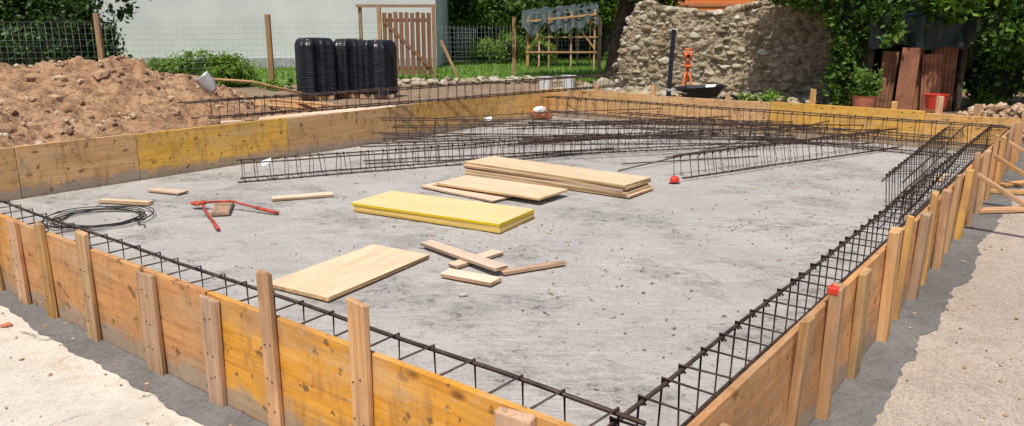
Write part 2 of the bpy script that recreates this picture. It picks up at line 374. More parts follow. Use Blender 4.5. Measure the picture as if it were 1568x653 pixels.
for i,(u,h,w,le) in enumerate([(.32,.45,.1,0),(1.06,.56,.08,.02),(1.45,.58,.06,.0),(1.95,.52,.11,.0),(2.5,.60,.09,0),(2.86,.6,.05,.02),(3.3,.53,.09,0),(3.6,.6,.06,-.02),(4.05,.55,.1,.02),(4.5,.58,.08,0),(5.0,.54,.09,.03),(5.5,.6,.08,0),(6.05,.55,.09,0),(6.7,.62,.08,-.03),(7.3,.54,.09,0),(8.0,.6,.08,0),(8.7,.56,.09,0),(9.4,.6,.08,0)]):
    stake(rw,u,0,-E2,h,w,.035 if i%2 else .05,M['stake'] if i%3 else M['stake2'],lean=le,leano=random.uniform(-.01,.05))
# red sprayed tip on one stake
board('red_paint_tip',L(1.45,0)-E2*.0475+UP*.566,E1,UP,.066,.03,.044,M['red'],rw,.003)
# nail heads in the stakes
nl=[]
for v in (.44,1.12,1.65,2.07,2.6,3.23,3.75,4.13,5.0):
    for z in (.12,.25,.4):
        for dv_ in (-.02,.02):
            p=L(-.0585,v+dv_+random.uniform(-.008,.008),z+random.uniform(-.02,.02)); nl.append([p,p-E1*.004])
tubes('nail_heads',nl,.003,M['wire'],6)
for v,h in [(.5,.62),(.95,.7),(1.5,.6),(2.6,.72),(3.9,.6),(5.2,.66),(6.3,.6)]:
    stake(bw,LU,v,E1,h,.08,.03,M['stake'])
for u,h in [(.6,.48),(1.9,.48),(3.1,.48),(4.4,.48),(5.6,.48),(7,.48),(8.4,.48)]:
    stake(lw,u,LV,E2,h,.08,.03,M['stake'])
# diagonal braces on the right side
for u,dz in [(5.2,.0),(6.3,0),(7.4,0)]:
    a=L(u,-.09,.46); bq=L(u+.1,-.85,.0); board('brace',(a+bq)/2+UP*.02,bq-a,E1,(bq-a).length,.06,.03,M['stake'],rw,.003)
for i,(x,y,ang_,ln) in enumerate([(4.75,6.65,8,1.3),(5.2,7.3,-12,1.5),(5.6,7.9,20,1.2)]):
    d=Vector((math.cos(math.radians(ang_)),math.sin(math.radians(ang_)),0)); board('timber_plank',(x,y,.022),d,d.cross(UP),ln,.11,.03,M['stake'],None,.003,.006)
# ---------------------------------------------------------------- rebar cages in the edge beams
cage(L(.17,.25),L(.17,7.1),.17,.26,.16,sp=.2,r=.009,rs=.005,ext=.06)
cage(L(.12,.19),L(4.9,.19),.2,.25,.12,sp=.17,r=.009,rs=.005,ext=.1)
cage(L(4.7,.2),L(9.7,.2),.2,.25,.12,sp=.17,r=.008,rs=.0045,ext=.1)
cage(L(5.0,.40),L(8.3,.5),.16,.27,.17,z1=.2,sp=.13,r=.008,rs=.0045,ext=.25,roll=.1)
cage(L(9.6,.3),L(9.6,7.0),.22,.26,.13,sp=.2,r=.008,rs=.005,ext=.15)
cage(L(9.25,1.0),L(9.3,5.2),.2,.22,.02,sp=.2,r=.008,rs=.005,ext=.3)
# loose cages lying on the slab
cage((-2.85,8.0),(1.35,10.0),.22,.19,.02,sp=.14,ext=.05,r=.008,rs=.005)
cage((-1.5,9.15),(4.1,10.75),.22,.2,.02,sp=.15,ext=.25,r=.008,rs=.005)
cage((-1.55,10.1),(3.9,10.95),.22,.2,.22,z1=.03,sp=.17,ext=.2,r=.008)
cage((-1.3,10.9),(4.2,11.5),.22,.2,.02,sp=.17,ext=.45,r=.008)
cage((1.85,8.1),(5.05,10.15),.24,.24,.02,sp=.12,ext=.1,roll=.25,r=.008,rs=.005)
cage((.6,9.3),(4.6,10.6),.2,.2,.24,z1=.05,sp=.2,ext=.4,roll=-.2,r=.008)
cage((0.2,9.2),(3.2,11.7),.2,.2,.23,z1=.05,sp=.18,ext=.2,roll=.3,r=.008)
tubes('loose_rebar',[[(-3.26,10.2,.03),(-1.6,10.9,.06),(-.24,11.5,.03)],[(-2.0,11.3,.24),(.6,12.4,.26),(3.6,12.9,.3)],[(1.3,8.9,.03),(3.1,9.5,.02)],[(-3.1,10.35,.02),(-.9,11.3,.02)],[(1.2,8.5,.02),(4.9,11.3,.3)],[(.8,11.6,.03),(4.5,10.6,.02)]],.008,M['rebar'])
# long cage resting across the left/back boards
cage(L(3.5,7.75),L(11.0,6.45),.2,.2,.53,z1=.54,sp=.17,ext=.3,r=.009,rs=.006)
# ---------------------------------------------------------------- boards lying on the slab
def ang(a): a=math.radians(a); return Vector((math.cos(a),math.sin(a),0))
def stack(name,cx,cy,a,Ln,W,n,T,mt,em,z0=.016,jx=.02,ja=1.5):
    par=empty(name,(cx,cy,0)); z=z0
    for i in range(n):
        d=ang(a+random.uniform(-ja,ja)); y=Vector((-d.y,d.x,0))
        board('board_%d'%(i+1),(cx+random.uniform(-jx,jx),cy+random.uniform(-jx,jx),z+T/2),d,y,Ln+random.uniform(-.03,.03),W,T,mt,par,.002,.004,em); z+=T+.002
    return par
stack('plywood_stack',.425,7.92,-38.1,2.05,.5,5,.024,M['pale'],M['paleedge'],ja=1.2,jx=.025)
stack('yellow_panel_stack',-.61,6.44,-29.5,1.5,.58,3,.025,M['yellow'],M['yedge'],jx=.008,ja=.4)
def piece(name,cx,cy,z,a,Ln,W,T,mt=None,em=None,tilt=0):
    d=ang(a); y=Vector((-d.y,d.x,0)); d=d+UP*tilt
    board(name,(cx,cy,z+.004+T/2),d,y,Ln,W,T,mt or M['pale'],None,.002,.008,em or M['paleedge'])
piece('plywood_board',-.45,7.36,.012,-43,1.02,.3,.02)
piece('plywood_board',-.38,7.5,.034,-30,.8,.3,.018)
piece('plywood_board',-.11,7.37,.054,-36,1.25,.5,.022)
piece('plywood_board',-1.06,4.85,.012,60,1.02,.52,.026)
piece('timber_offcut',-.25,5.11,.012,47,.45,.10,.022)
piece('timber_offcut',-.355,5.12,.036,-49.5,.88,.11,.024,tilt=.015)
piece('timber_offcut',-.27,4.70,.012,-29,.39,.125,.026)
piece('timber_offcut',.145,4.9,.012,28,.48,.045,.025,M['stake2'])
piece('timber_offcut',-3.4,7.38,.012,-23,.41,.14,.02)
piece('timber_offcut',-2.0,7.12,.012,21,.56,.13,.025)
piece('timber_offcut',-3.57,6.88,.012,-12,.52,.07,.03)
piece('timber_offcut',-2.58,6.62,.012,-75,.46,.15,.035,M['stake2'])
piece('timber_offcut',4.62,8.1,.012,55,.4,.1,.02)
# bolt cutter
bc=empty('bolt_cutter',(-2.79,6.68,.06)); o0=bc.location.copy()
def rel(*p): return [Vector(q)-o0 for q in p]
tubes('handle_1',[rel((-2.76,6.66,.075),(-2.5,6.64,.09),(-2.05,6.45,.03))],.011,M['handlered'],8,bc)
tubes('handle_2',[rel((-2.77,6.64,.07),(-2.62,6.35,.07),(-2.36,5.92,.03))],.011,M['handlered'],8,bc)
tubes('grip_1',[rel((-2.25,6.535,.053),(-2.03,6.44,.03))],.016,M['handlered'],8,bc)
tubes('grip_2',[rel((-2.46,6.085,.045),(-2.35,5.9,.03))],.016,M['handlered'],8,bc)
blobs('jaws',[(Vector((-2.84,6.70,.06))-o0,(.06,.022,.018),.2,.1),(Vector((-2.83,6.66,.06))-o0,(.06,.02,.018),-.4,.1),(Vector((-2.77,6.66,.07))-o0,(.04,.035,.022),0,.1)],M['handlered'],2,.06,bc)
# wire coil
pl=[]
for k in range(7):
    r0=.28+.018*k+random.uniform(-.01,.01); cx,cy=-3.5+random.uniform(-.03,.03),6.28+random.uniform(-.03,.03)
    pl.append([(cx+r0*math.cos(t)*1.08,cy+r0*math.sin(t),.022+.004*k+.008*math.sin(3*t+k)) for t in np.linspace(0,2*math.pi,40)])
pl.append([(-3.15+.1*t,6.2-.12*t+.03*math.sin(6*t),.022) for t in np.linspace(0,1.6,8)])
tubes('wire_coil',pl,.0045,M['wire'],5)
# small things: red helmet, tags, sack
hb=empty('safety_helmet',(1.70,7.84,0.005))
blobs('shell',[((0,0,.045),(.05,.042,.04),.4,.5)],M['red'],3,.02,hb,True)
blobs('brim',[((0,-.01,.02),(.07,.05,.01),.4,.5)],M['red'],3,.02,hb,True)
for x,y,z in [(-.33,10.55,.36),(-2.62,8.03,.2)]:
    board('delivery_tag',(x,y,z),(1,.2,.3),(0,.6,1),.10,.06,.003,M['white'],None,0,.01)
sk=empty('cement_sack',(.51,13.55,0))
blobs('sack_body',[((0,0,.12),(.17,.12,.12),.3,.5),((.1,.03,.08),(.12,.10,.08),.3,.5)],M['terra'],3,.08,sk)
blobs('sack_label',[((-.02,-.06,.18),(.12,.09,.06),.3,.5)],M['white'],3,.08,sk)
# crumbs on the slab
it=[]
while len(it)<1500:
    u,v=random.uniform(.4,9.3),random.uniform(.4,7.1); p=L(u,v)
    if noise.noise(Vector((p.x*.75,p.y*.75,9)))+.2*random.random()<.12 and random.random()>.04: continue
    s=random.choice([.003,.004,.005,.007,.010]); it.append(((p.x,p.y,.012),(s*random.uniform(.8,1.6),s,s*.7),random.uniform(0,3),random.random()*.8))
for p in [(-.3,4.4,.015)]: it.append((p,(.035,.02,.015),.3,1.))
blobs('concrete_crumbs',it,M['crumb'],1,.25)
it=[]
for i in range(700):
    side=random.random()<.6
    p=L(random.uniform(-1.6,-.03),random.uniform(.3,6)) if side else L(random.uniform(.5,8),random.uniform(-2,-.05))
    s=random.choice([.003,.005,.009]); it.append(((p.x,p.y,.001),(s*1.4,s,s*.7),random.uniform(0,3),random.uniform(.0,.9)))
blobs('pavement_grit',it,M['clod'],1,.25)
blobs('brick_fragment',[((-2.78,3.93,.008),(.035,.02,.014),.3,.5)],M['terra'],1,.2)
tubes('wood_splinters',[[ (x,y,.015),(x+ca*.05,y+sa*.05,.016)] for x,y,ca,sa in [(random.uniform(-2,3.2),random.uniform(4.2,9),math.cos(t),math.sin(t)) for t in [random.uniform(0,6) for _ in range(60)]]],.0035,M['paleedge'],4)
# ---------------------------------------------------------------- earth heap behind the left boards
def sm(a,b,x):
    t=max(0,min(1,(x-a)/(b-a))); return t*t*(3-2*t)
def ridge(u):
    xs=[-8,-4,0,1.5,2.4,3.3,4.2,5.0,5.9,7.2,9]; ys=[.7,.8,.95,1.0,1.04,1.14,1.0,.76,.42,.14,.0]; return float(np.interp(u,xs,ys))
def heap(u,v,p):
    R=ridge(u); t=(v-10.9)
    s=math.exp(-(t/1.9)**2) if t<0 else math.exp(-(t/1.7)**2)
    base=.42*(1-sm(3.0,6.5,u))*(1-sm(8,12,v))
    z=max(R*s,0)+base*(1-s)
    k=min(1,z/.25)
    z+=k*(.18*noise.noise(Vector((p.x*1.3,p.y*1.3,0)))+.13*noise.noise(Vector((p.x*3.7,p.y*3.7,2)))+.07*noise.noise(Vector((p.x*9,p.y*9,5)))+.03*noise.noise(Vector((p.x*22,p.y*22,7))))
    if v<LV+.35: z=min(z,.47)
    return z-.02
gridsheet('earth_heap',-7,9,LV+.05,15.5,330,190,heap,M['earth'])
it=[]
for i in range(1900):
    u,v=random.uniform(-2,8.5),random.uniform(LV+.1,13.5); p=L(u,v); z=heap(u,v,p)
    if z<.03 and random.random()<.6: continue
    s=random.choice([.012,.018,.025,.035,.05]) if random.random()<.97 else random.uniform(.06,.11)
    it.append(((p.x,p.y,max(z,0)+s*.2),(s*random.uniform(.9,1.5),s,s*.75),random.uniform(0,3),random.random()))
blobs('earth_clods',it,M['clod'],1,.22)
it=[]
for x,y,z,s in [(-5.5,11.2,.78,.13),(-4.55,11.2,.55,.1),(-5.0,10.9,.62,.08),(-6.6,10.2,.8,.08),(-4.3,12.2,.4,.09)]:
    it.append(((x,y,z),(s*1.4,s,s*.8),random.uniform(0,3),.85))
blobs('boulder_group',it,M['stones'],2,.06,angular=True)
# shovel
sh=empty('shovel',(-4.45,11.3,.80)); 
V=[];F=[]
for i in range(9):
    for j in range(7):
        x=(j/6-.5); t=i/8; w=.22*(1-max(0,t-.45)**2*1.9); V.append((x*w, -.03-t*.06+ .16*x*x, -t*.28+.15))
for i in range(8):
    for j in range(6): a=i*7+j; F.append((a,a+1,a+8,a+7))
bl=addmesh('blade',V,F,M['steel'],sh,True); bl.modifiers.new('s','SOLIDIFY').thickness=.008; bl.rotation_euler=(0.3,-.6,.2)
tubes('handle',[[(.05,0,.06),(.55,.3,.0),(1.35,.9,-.28)]],.02,M['stake'],8,sh)
for a_,b_ in [((-4.2,12.3,.5),(-2.9,12.6,.35)),((-4.0,11.9,.45),(-3.2,12.7,.3))]:
    a_=Vector(a_);b_=Vector(b_); board('timber_plank',(a_+b_)/2,b_-a_,E1,(b_-a_).length,.09,.03,M['stake'],None,.003)
for i,(u,v,ln,z) in enumerate([(4.6,8.0,2.0,.40),(5.2,8.3,2.2,.37),(5.6,7.7,1.6,.43),(4.9,8.6,1.8,.33)]):
    d=(E1*.95+E2*random.uniform(-.25,0)).normalized(); board('timber_plank',L(u,v,z),d,d.cross(UP),ln,.18,.03,M['pale'],None,.003)
# ---------------------------------------------------------------- stacks of black plastic dome forms
def domestack(cx,cy,h,w,rot):
    nz=int(h/.012); V=[];F=[];ns=96
    for i in range(nz+1):
        z=h*i/nz; lay=(z/.036)%1.; saw=.012*(1-lay)
        top=1.0 if z<h-.2 else math.sqrt(max(0,1-((z-h+.2)/.205)**2))*.4+.6
        if i==nz: top*=.3
        for k in range(ns):
            t=2*math.pi*k/ns; c_,s_=math.cos(t),math.sin(t)
            r0=(abs(c_)**5+abs(s_)**5)**(-1/5)
            flute=1-.17*math.exp(-((min((t%(math.pi/2)),math.pi/2-(t%(math.pi/2))))/.15)**2)-.07*(.5+.5*math.cos(12*t))
            r=(w/2-.012+saw+.008*noise.noise(Vector((c_*2,s_*2,int(z/.036)*3.1))))*r0*flute*top; V.append((r*c_,r*s_,z+.1))
    for i in range(nz):
        for k in range(ns): a=i*ns+k; b2=i*ns+(k+1)%ns; F.append((a,b2,b2+ns,a+ns))
    V.append((0,0,h+.1)); 
    for k in range(ns): F.append((nz*ns+k,nz*ns+(k+1)%ns,len(V)-1))
    par=empty('plastic_dome_form_stack',(cx,cy,0)); o=addmesh('domes',V,F,M['blackpl'],par); o.rotation_euler=(0,0,rot)
    for y in (-.25,0,.25): board('pallet_slat',(cx,cy+y,.05),(1,0,0),(0,1,0),w,.1,.09,M['stake2'],par,.003)
domestack(-4.45,17.6,1.27,.88,.35); domestack(-3.76,18.1,1.24,.80,.2); domestack(-3.10,17.9,1.22,.78,-.3)
# ---------------------------------------------------------------- fence, posts, gate
fe=empty('wire_mesh_fence',(0,0,0))
FP=[(-16,18.6),(-10.65,20.2),(-6.7,21.6),(-4.1,24.0)]
FP2=[(-2.45,24.6),(.07,26.6),(3.2,28.6)]
def wires(nm,P,h):
    pl=[]
    for a,b_ in zip(P[:-1],P[1:]):
        a=Vector((*a,0));b_=Vector((*b_,0)); d=b_-a; n=int(d.length/.15)
        for z in np.arange(.08,h,.15): pl.append([a+UP*z,(a+b_)/2+UP*(z-.015),b_+UP*z])
        for i in range(n+1): q=a+d*i/n; pl.append([q+UP*.02,q+UP*(h-.05)])
    tubes(nm,pl,.0028,M['fencewire'],3,fe)
wires('mesh',FP,1.75); wires('mesh_2',FP2,1.7)
for i,(x,y) in enumerate(FP[:-1]+FP2[1:]): board('post_%d'%i,(x,y,.97),(0,0,1),(1,0,0),1.94,.13,.12,M['postwood'],fe,.008,.01)
ga=empty('slatted_wooden_gate',(-3.25,24.2,0))
for i in range(9): board('slat_%d'%i,(-3.92+i*.17,24.2-.0,1.08+random.uniform(-.02,.02)),(0,0,1),(1,0,0),1.9,.125,.025,M['gatewood'],ga,.004)
for z in (.35,1.8): board('rail',(-3.25,24.245,z),(1,0,0),(0,0,1),1.5,.11,.04,M['gatewood'],ga,.004)
board('diagonal_brace',(-3.25,24.17,1.08),(1.4,0,-1.4),(0,0,1),1.95,.1,.03,M['gatewood'],ga,.004)
board('gate_post',(-4.1,24.3,1.1),(0,0,1),(1,0,0),2.2,.12,.12,M['postwood'],ga,.005)
board('gate_post',(-2.42,24.3,1.1),(0,0,1),(1,0,0),2.2,.1,.1,M['postwood'],ga,.005)
board('gate_post',(-4.7,24.4,1.1),(0,0,1),(1,0,0),2.2,.1,.1,M['postwood'],ga,.005)
board('gate_head',(-3.55,24.31,2.23),(1,0,0),(0,0,1),2.5,.09,.08,M['postwood'],ga,.005)
board('leaning_strut',(-1.95,24.4,.6),(.5,0,-1.1),(1,0,0),1.3,.09,.06,M['postwood'],ga,.005)
# far garden gate
gg=empty('garden_mesh_gate',(-2.1,35.5,0))
tubes('frame',[[(-.5,0,.05),(-.5,0,1.5),(.45,0,1.5),(.45,0,.05),(-.5,0,.05)]],.03,M['white'],6,gg)
tubes('mesh',[[(-.5+.095*i,0,.05),(-.5+.095*i,0,1.5)] for i in range(1,10)]+[[(-.5,0,.1+.14*i),(.45,0,.1+.14*i)] for i in range(10)],.009,M['white'],4,gg)
# ---------------------------------------------------------------- white building
def bx(name,c,s,mat,par,bev=0): return board(name,c,(1,0,0),(0,1,0),s[0],s[1],s[2],mat,par,bev)
wb_=empty('white_stucco_building',(-13.5,35,0))
bx('walls',(-14.0,35,3.4),(22,8,6.8),M['stucco'],wb_)
bx('plinth',(-14.0,30.97,.2),(22.02,.05,.4),M['steel'],wb_)
bx('eaves',(-14.0,35,6.88),(23,9,.14),M['roof'],wb_)
V=[(-25.6,30.4,6.96),(-2.4,30.4,6.96),(-2.4,39.6,6.96),(-25.6,39.6,6.96),(-25.6,35,9),(-2.4,35,9)]
addmesh('roof',[Vector(v)-wb_.location for v in V],[(0,1,5,4),(2,3,4,5),(1,2,5),(3,0,4),(0,3,2,1)],M['roof'],wb_)
for x in (-20,-16,-8,-5): bx('window',(x,30.985,4.6),(1.1,.06,1.4),M['glass'],wb_)
oh=empty('orange_house',(9,52,0))
bx('walls',(9,52,3.0),(15,8,6),M['orangewall'],oh)
V=[(1,47.4,6.01),(17,47.4,6.01),(17,56.6,6.01),(1,56.6,6.01),(1,52,8.2),(17,52,8.2)]
addmesh('roof',[Vector(v)-oh.location for v in V],[(0,1,5,4),(2,3,4,5),(1,2,5),(3,0,4),(0,3,2,1)],M['roof'],oh)
for x in (3.5,6.5,9.5,12.5):
    bx('window',(x,47.98,4.3),(1.1,.06,1.4),M['glass'],oh); bx('window_sill',(x,47.93,3.56),(1.3,.16,.07),M['white'],oh)
bx('string_course',(9,47.97,2.9),(15.02,.08,.18),M['terra'],oh)
# ---------------------------------------------------------------- ruined stone wall
sw=empty('ruined_stone_wall',(2.84,19.9,0)); A=Vector((2.72,19.9,0)); B=Vector((7.5,16.9,0)); D=(B-A); WL=D.length; D.normalize(); NRM=Vector((D.y,-D.x,0))
def wtop(s):
    xs=np.array([0,.15,.3,.45,.75,1.1,1.6,2.2,2.6,3.3,3.7,4.2,4.6,4.9,5.3,WL+1]); ys=np.array([.7,1.3,1.75,2.14,2.16,2.02,1.98,1.9,1.93,2.1,2.16,2.12,2.04,1.9,1.75,1.6])
    return float(np.interp(s,xs,ys))+.05*noise.noise(Vector((s*4,0,0)))+.04*noise.noise(Vector((s*11,3,0)))
def bulge(s,z): return .22*math.exp(-((s-.5)/.35)**2)*max(0,1-z/2.8)
V=[];F=[];ni,nj=140,60
for side in (0,1):
    for i in range(ni+1):
        s=WL*i/ni; h=wtop(s)
        for j in range(nj+1):
            z=h*j/nj; off=(.07*noise.noise(Vector((s*2,z*2,side*9)))+.05*noise.noise(Vector((s*8,z*8,side*5)))+.03*noise.noise(Vector((s*19,z*19,side*5))))
            q=A+D*s+NRM*((off+bulge(s,z)) if side==0 else -.5+off)+UP*z; V.append(q-sw.location)
S=(ni+1)*(nj+1)
for side in (0,1):
    for i in range(ni):
        for j in range(nj):
            a=side*S+i*(nj+1)+j; f=(a,a+nj+1,a+nj+2,a+1); F.append(f if side==0 else f[::-1])
for i in range(ni): a=i*(nj+1)+nj; F.append((a,a+nj+1,a+nj+1+S,a+S))
for j in range(nj): a=j; F.append((a,a+1,a+1+S,a+S)); a=ni*(nj+1)+j; F.append((a,a+S,a+1+S,a+1))
addmesh('mortar_core',V,F,M['mortar'],sw,True)
it=[];placed=[]
tries=0
while tries<9000:
    tries+=1
    s=random.uniform(-.05,WL+.05); h=wtop(s); z=random.uniform(.02,h+.02)
    sz=random.uniform(.08,.17) if tries<900 else (random.uniform(.055,.10) if tries<4500 else random.uniform(.025,.055))
    bare=noise.noise(Vector((s*.8,z*1.2,4)))
    if bare>.08 and s>1. and random.random()<.75: continue
    ok=True
    for (a_,b_,c_) in placed:
        if abs(a_-s)<(sz+c_)*.92 and abs(b_-z)<(sz+c_)*.6: ok=False;break
    if not ok: continue
    placed.append((s,z,sz))
    q=A+D*s+NRM*(bulge(s,z)+random.uniform(-.045,.01))+UP*z-sw.location
    it.append((q,(sz*random.uniform(.9,1.2),sz*.7,sz*random.uniform(.42,.72)),math.atan2(D.y,D.x)+random.uniform(-.15,.15),random.random()))
for i in range(150):
    s=random.uniform(0,WL); q=A+D*s-NRM*random.uniform(0,.45)+UP*(wtop(s)+.0)-sw.location; k=random.uniform(.05,.14); it.append((q,(k*1.2,k,k*.7),random.uniform(0,3),random.random()))
for j in range(60):
    z=random.uniform(0,1.8); q=A+D*(.02+z*.1)-NRM*random.uniform(0,.45)+UP*z-sw.location; it.append((q,(.11,.12,.08),random.uniform(0,3),random.random()))
blobs('field_stones',it,M['stones'],2,.05,sw,False,True)
# rubble at the foot of the wall, and other stones
it=[]
for i in range(330):
    s=random.uniform(-1.2,WL); q=A+D*s+NRM*random.uniform(.15,1.3); sz=random.uniform(.04,.13); it.append(((q.x,q.y,sz*.4),(sz*1.2,sz,sz*.75),random.uniform(0,3),random.random()*.8))
for i in range(160):
    x=random.uniform(-4.6,1.8); y=22.6+.32*(x+4)+random.uniform(-1.6,.6); sz=random.uniform(.04,.13); it.append(((x,y,sz*.4),(sz*1.2,sz,sz*.75),random.uniform(0,3),random.random()))
blobs('rubble_stones',it,M['stones'],2,.05,None,False,True)
it=[]
for i in range(500):
    a=random.gauss(0,1); b2=random.gauss(0,1); h=.46*math.exp(-(a*a+b2*b2)/2.6); sz=random.uniform(.025,.075)
    q=L(12.2+b2*.5,.35+a*.55); it.append(((q.x,q.y,h*random.uniform(.6,1)),(sz*1.2,sz,sz*.8),random.uniform(0,3),random.uniform(.35,.9)))
blobs('rubble_heap',it,M['clod'],1,.15,None,False,True)
# ---------------------------------------------------------------- items near the wall
ts=empty('surveying_level_tripod',(3.62,16.0,0)); 
tubes('legs',[([(0,0,.8),(.22,-.1,0)],.018),([(0,0,.8),(-.22,-.08,0)],.018),([(0,0,.8),(0,.24,0)],.018)],.018,M['orange'],6,ts)
tubes('head_plate',[([(0,0,.79),(0,0,.84)],.075)],.075,M['orange'],12,ts)
tubes('instrument',[([(0,0,.84),(0,0,.93)],.055),([(-.06,0,.93),(-.06,0,1.12)],.022),([(.06,0,.93),(.06,0,1.12)],.022),([(-.02,-.1,1.03),(-.02,.1,1.03)],.045),([(-.07,0,1.15),(.07,0,1.15)],.02)],.05,M['orange'],10,ts)
tubes('lens',[([(-.02,-.13,1.03),(-.02,-.1,1.03)],.035)],.035,M['blackpl'],10,ts)
board('leaning_black_plank',(3.5,17.1,.78),(.1,.22,1.5),(1,0,0),1.55,.10,.04,M['blackpl'],None,.01)
wbn=empty('wheelbarrow',(3.75,15.4,0)); wbn.scale=(1,1,.80)
V=[];F=[]
for k,(z,sx,sy) in enumerate([(.28,.32,.2),(.56,.5,.33),(.56,.48,.31),(.30,.3,.18)]):
    for i in range(16):
        t=2*math.pi*i/16; c_,s_=math.cos(t),math.sin(t); r=(abs(c_)**4+abs(s_)**4)**(-.25); V.append((sx*c_*r,sy*s_*r,z+.04*c_*(1 if k in(1,2) else 0)))
for k in range(3):
    for i in range(16): F.append((k*16+i,k*16+(i+1)%16,(k+1)*16+(i+1)%16,(k+1)*16+i))
F.append(tuple(range(16))[::-1]); F.append(tuple(range(48,64)))
addmesh('tray',V,F,M['blackpl'],wbn)
tubes('frame',[([(-.75,-.25,.5),(.2,-.18,.3),(.62,-.04,.2)],.016),([(-.75,.25,.5),(.2,.18,.3),(.62,.04,.2)],.016),([(-.2,-.2,.3),(-.3,-.2,0)],.014),([(-.2,.2,.3),(-.3,.2,0)],.014)],.016,M['steel'],6,wbn)
tubes('wheel',[([(.62+.15*math.cos(t),0,.18+.15*math.sin(t)) for t in np.linspace(0,2*math.pi,20)],.035)],.035,M['blackpl'],8,wbn)
def bucket(x,y,z,r,h,mt,nm='plastic_bucket',tr=1.25):
    V=[];F=[];n=20
    for (zz,rr) in [(0,r),(h,r*tr),(h+.012,r*tr+.012),(h+.012,r*tr-.012),(.02,r-.012)]:
        for i in range(n): t=2*math.pi*i/n; V.append((rr*math.cos(t),rr*math.sin(t),zz))
    for k in range(4):
        for i in range(n): F.append((k*n+i,k*n+(i+1)%n,(k+1)*n+(i+1)%n,(k+1)*n+i))
    F.append(tuple(range(n))[::-1]); F.append(tuple(range(4*n,5*n)))
    par=empty(nm,(x,y,z)); addmesh('shell',V,F,mt,par,False)
    tubes('handle',[[(r*tr*math.cos(t),.0-.05*math.sin(t),h-.02-r*.9*math.sin(t)*.5) for t in np.linspace(0,math.pi,12)]],.005,M['steel'],4,par)
bucket(.85,19.6,0,.15,.36,M['white']); bucket(1.45,19.8,.0,.15,.38,M['white'])
bucket(6.5,14.2,.04,.16,.32,M['terra'],'terracotta_pot',1.35)
bucket(7.45,13.5,.2,.15,.24,M['red'],'red_basket',1.3)
for x,y,s in [(1.9,19.2,.22),(2.35,19.4,.26),(2.1,18.9,.14)]: blobs('limestone_block',[((x,y,s*.6),(s,s*.7,s*.9),.3,.7)],M['stones'],2,.05,None,False,True)
blobs('paving_block',[((2.55,18.6,.12),(.14,.1,.12),.3,.9)],M['stones'],2,.05,None,False,True)
# shed of scrap sheets on the right, half buried in creepers
ss=empty('scrap_sheet_shed',(7.6,15.0,0))
def corr(name,x,y,w,h,rz,mt,z0=0):
    n=int(w/.02); V=[];F=[]
    for i in range(n+1):
        t=w*i/n-w/2; o_=.018*math.sin(t*2*math.pi/.08)
        for j in range(5): V.append((t,o_,z0+h*j/4))
    for i in range(n):
        for j in range(4): a=i*5+j; F.append((a,a+5,a+6,a+1))
    o=addmesh(name,V,F,mt,ss,False); o.location=(x-7.6,y-15,0); o.rotation_euler=(random.uniform(-.05,.05),random.uniform(-.06,.06),rz)
corr('rusty_sheet',7.2,14.9,.36,1.15,.1,M['rust']); corr('rusty_sheet',7.5,14.72,.34,1.22,-.15,M['rust2']); corr('rusty_sheet',7.8,14.9,.3,1.3,.3,M['rust']); corr('rusty_sheet',8.05,14.8,.34,1.1,-.2,M['rust2']); corr('rusty_sheet',8.4,15.1,.5,1.25,-.1,M['rust'])
for x,y in [(6.95,15.1),(8.75,15.1),(6.95,16.6),(8.75,16.6)]: board('post',(x,y,.9),(0,0,1),(1,0,0),1.8,.1,.1,M['bark'],ss,.005)
bx('back_boarding',(7.85,16.7,.85),(1.9,.04,1.7),M['bark'],ss); bx('side_boarding',(8.8,15.9,.85),(.04,1.5,1.7),M['bark'],ss); bx('side_boarding',(6.9,15.9,.85),(.04,1.5,1.7),M['bark'],ss)
n=34
V=[];F=[]
for i in range(n+1):
    for j in range(n+1):
        x=-.8+2.0*i/n; t=j/n
        hem=1.22+.2*noise.noise(Vector((x*1.7,0,7)))+.1*noise.noise(Vector((x*5,0,2)))
        y=-.12+2.0*max(0,t-.4)/.6; z=(hem+(1.8-hem)*min(1,t/.4)) if t<.4 else 1.8+.1*(t-.4)
        V.append((x+.05*noise.noise(Vector((x*3,t*5,8))),y-.22*noise.noise(Vector((x*4,t*2,0)))-.1*math.sin(x*9)*(1-t),z+.10*noise.noise(Vector((x*2.2,t*4,3)))))
for i in range(n):
    for j in range(n): a=i*(n+1)+j; F.append((a,a+n+1,a+n+2,a+1))
addmesh('tarp',V,F,M['tarp'],ss,True)
# timber-framed lean-to with tarp in the garden
lt=empty('timber_frame_shelter',(2.0,32.5,0))
for x,y,h in [(.65,31.8,2.0),(1.5,31.8,2.1),(2.4,31.8,2.2),(3.35,31.8,2.3),(.65,33.6,2.0),(3.35,33.6,2.3),(1.1,31.8,1.2),(1.9,33.2,2.1),(2.8,33.4,2.2)]: board('post',(x,y,h/2),(0,0,1),(1,0,0),h,.07,.07,M['stake'],lt,.004)
for z in (.6,1.2,1.95): board('rail',(2.0,31.75,z),(1,0,.1 if z>1.5 else 0),(0,0,1),2.9,.07,.04,M['stake'],lt,.004)
board('brace',(1.1,31.7,1.3),(.9,0,1.1),(0,0,1),1.4,.06,.03,M['stake'],lt,.004); board('brace',(2.9,31.7,1.3),(-.9,0,1.1),(0,0,1),1.4,.06,.03,M['stake'],lt,.004)
V=[];F=[]
for i in range(n+1):
    for j in range(n+1):
        x=-1.6+3.1*i/n; t=j/n; y=-.95+2.3*t; z=2.1+.10*x+.3*math.sin(t*2.6)+.16*noise.noise(Vector((x*2.5,t*4,1)))-((.55+.5*noise.noise(Vector((x*2.2,0,5))))*(1-t/.2) if t<.2 else 0); V.append((x,y+(.1*math.sin(x*11) if t<.2 else 0),z))
for i in range(n):
    for j in range(n): a=i*(n+1)+j; F.append((a,a+n+1,a+n+2,a+1))
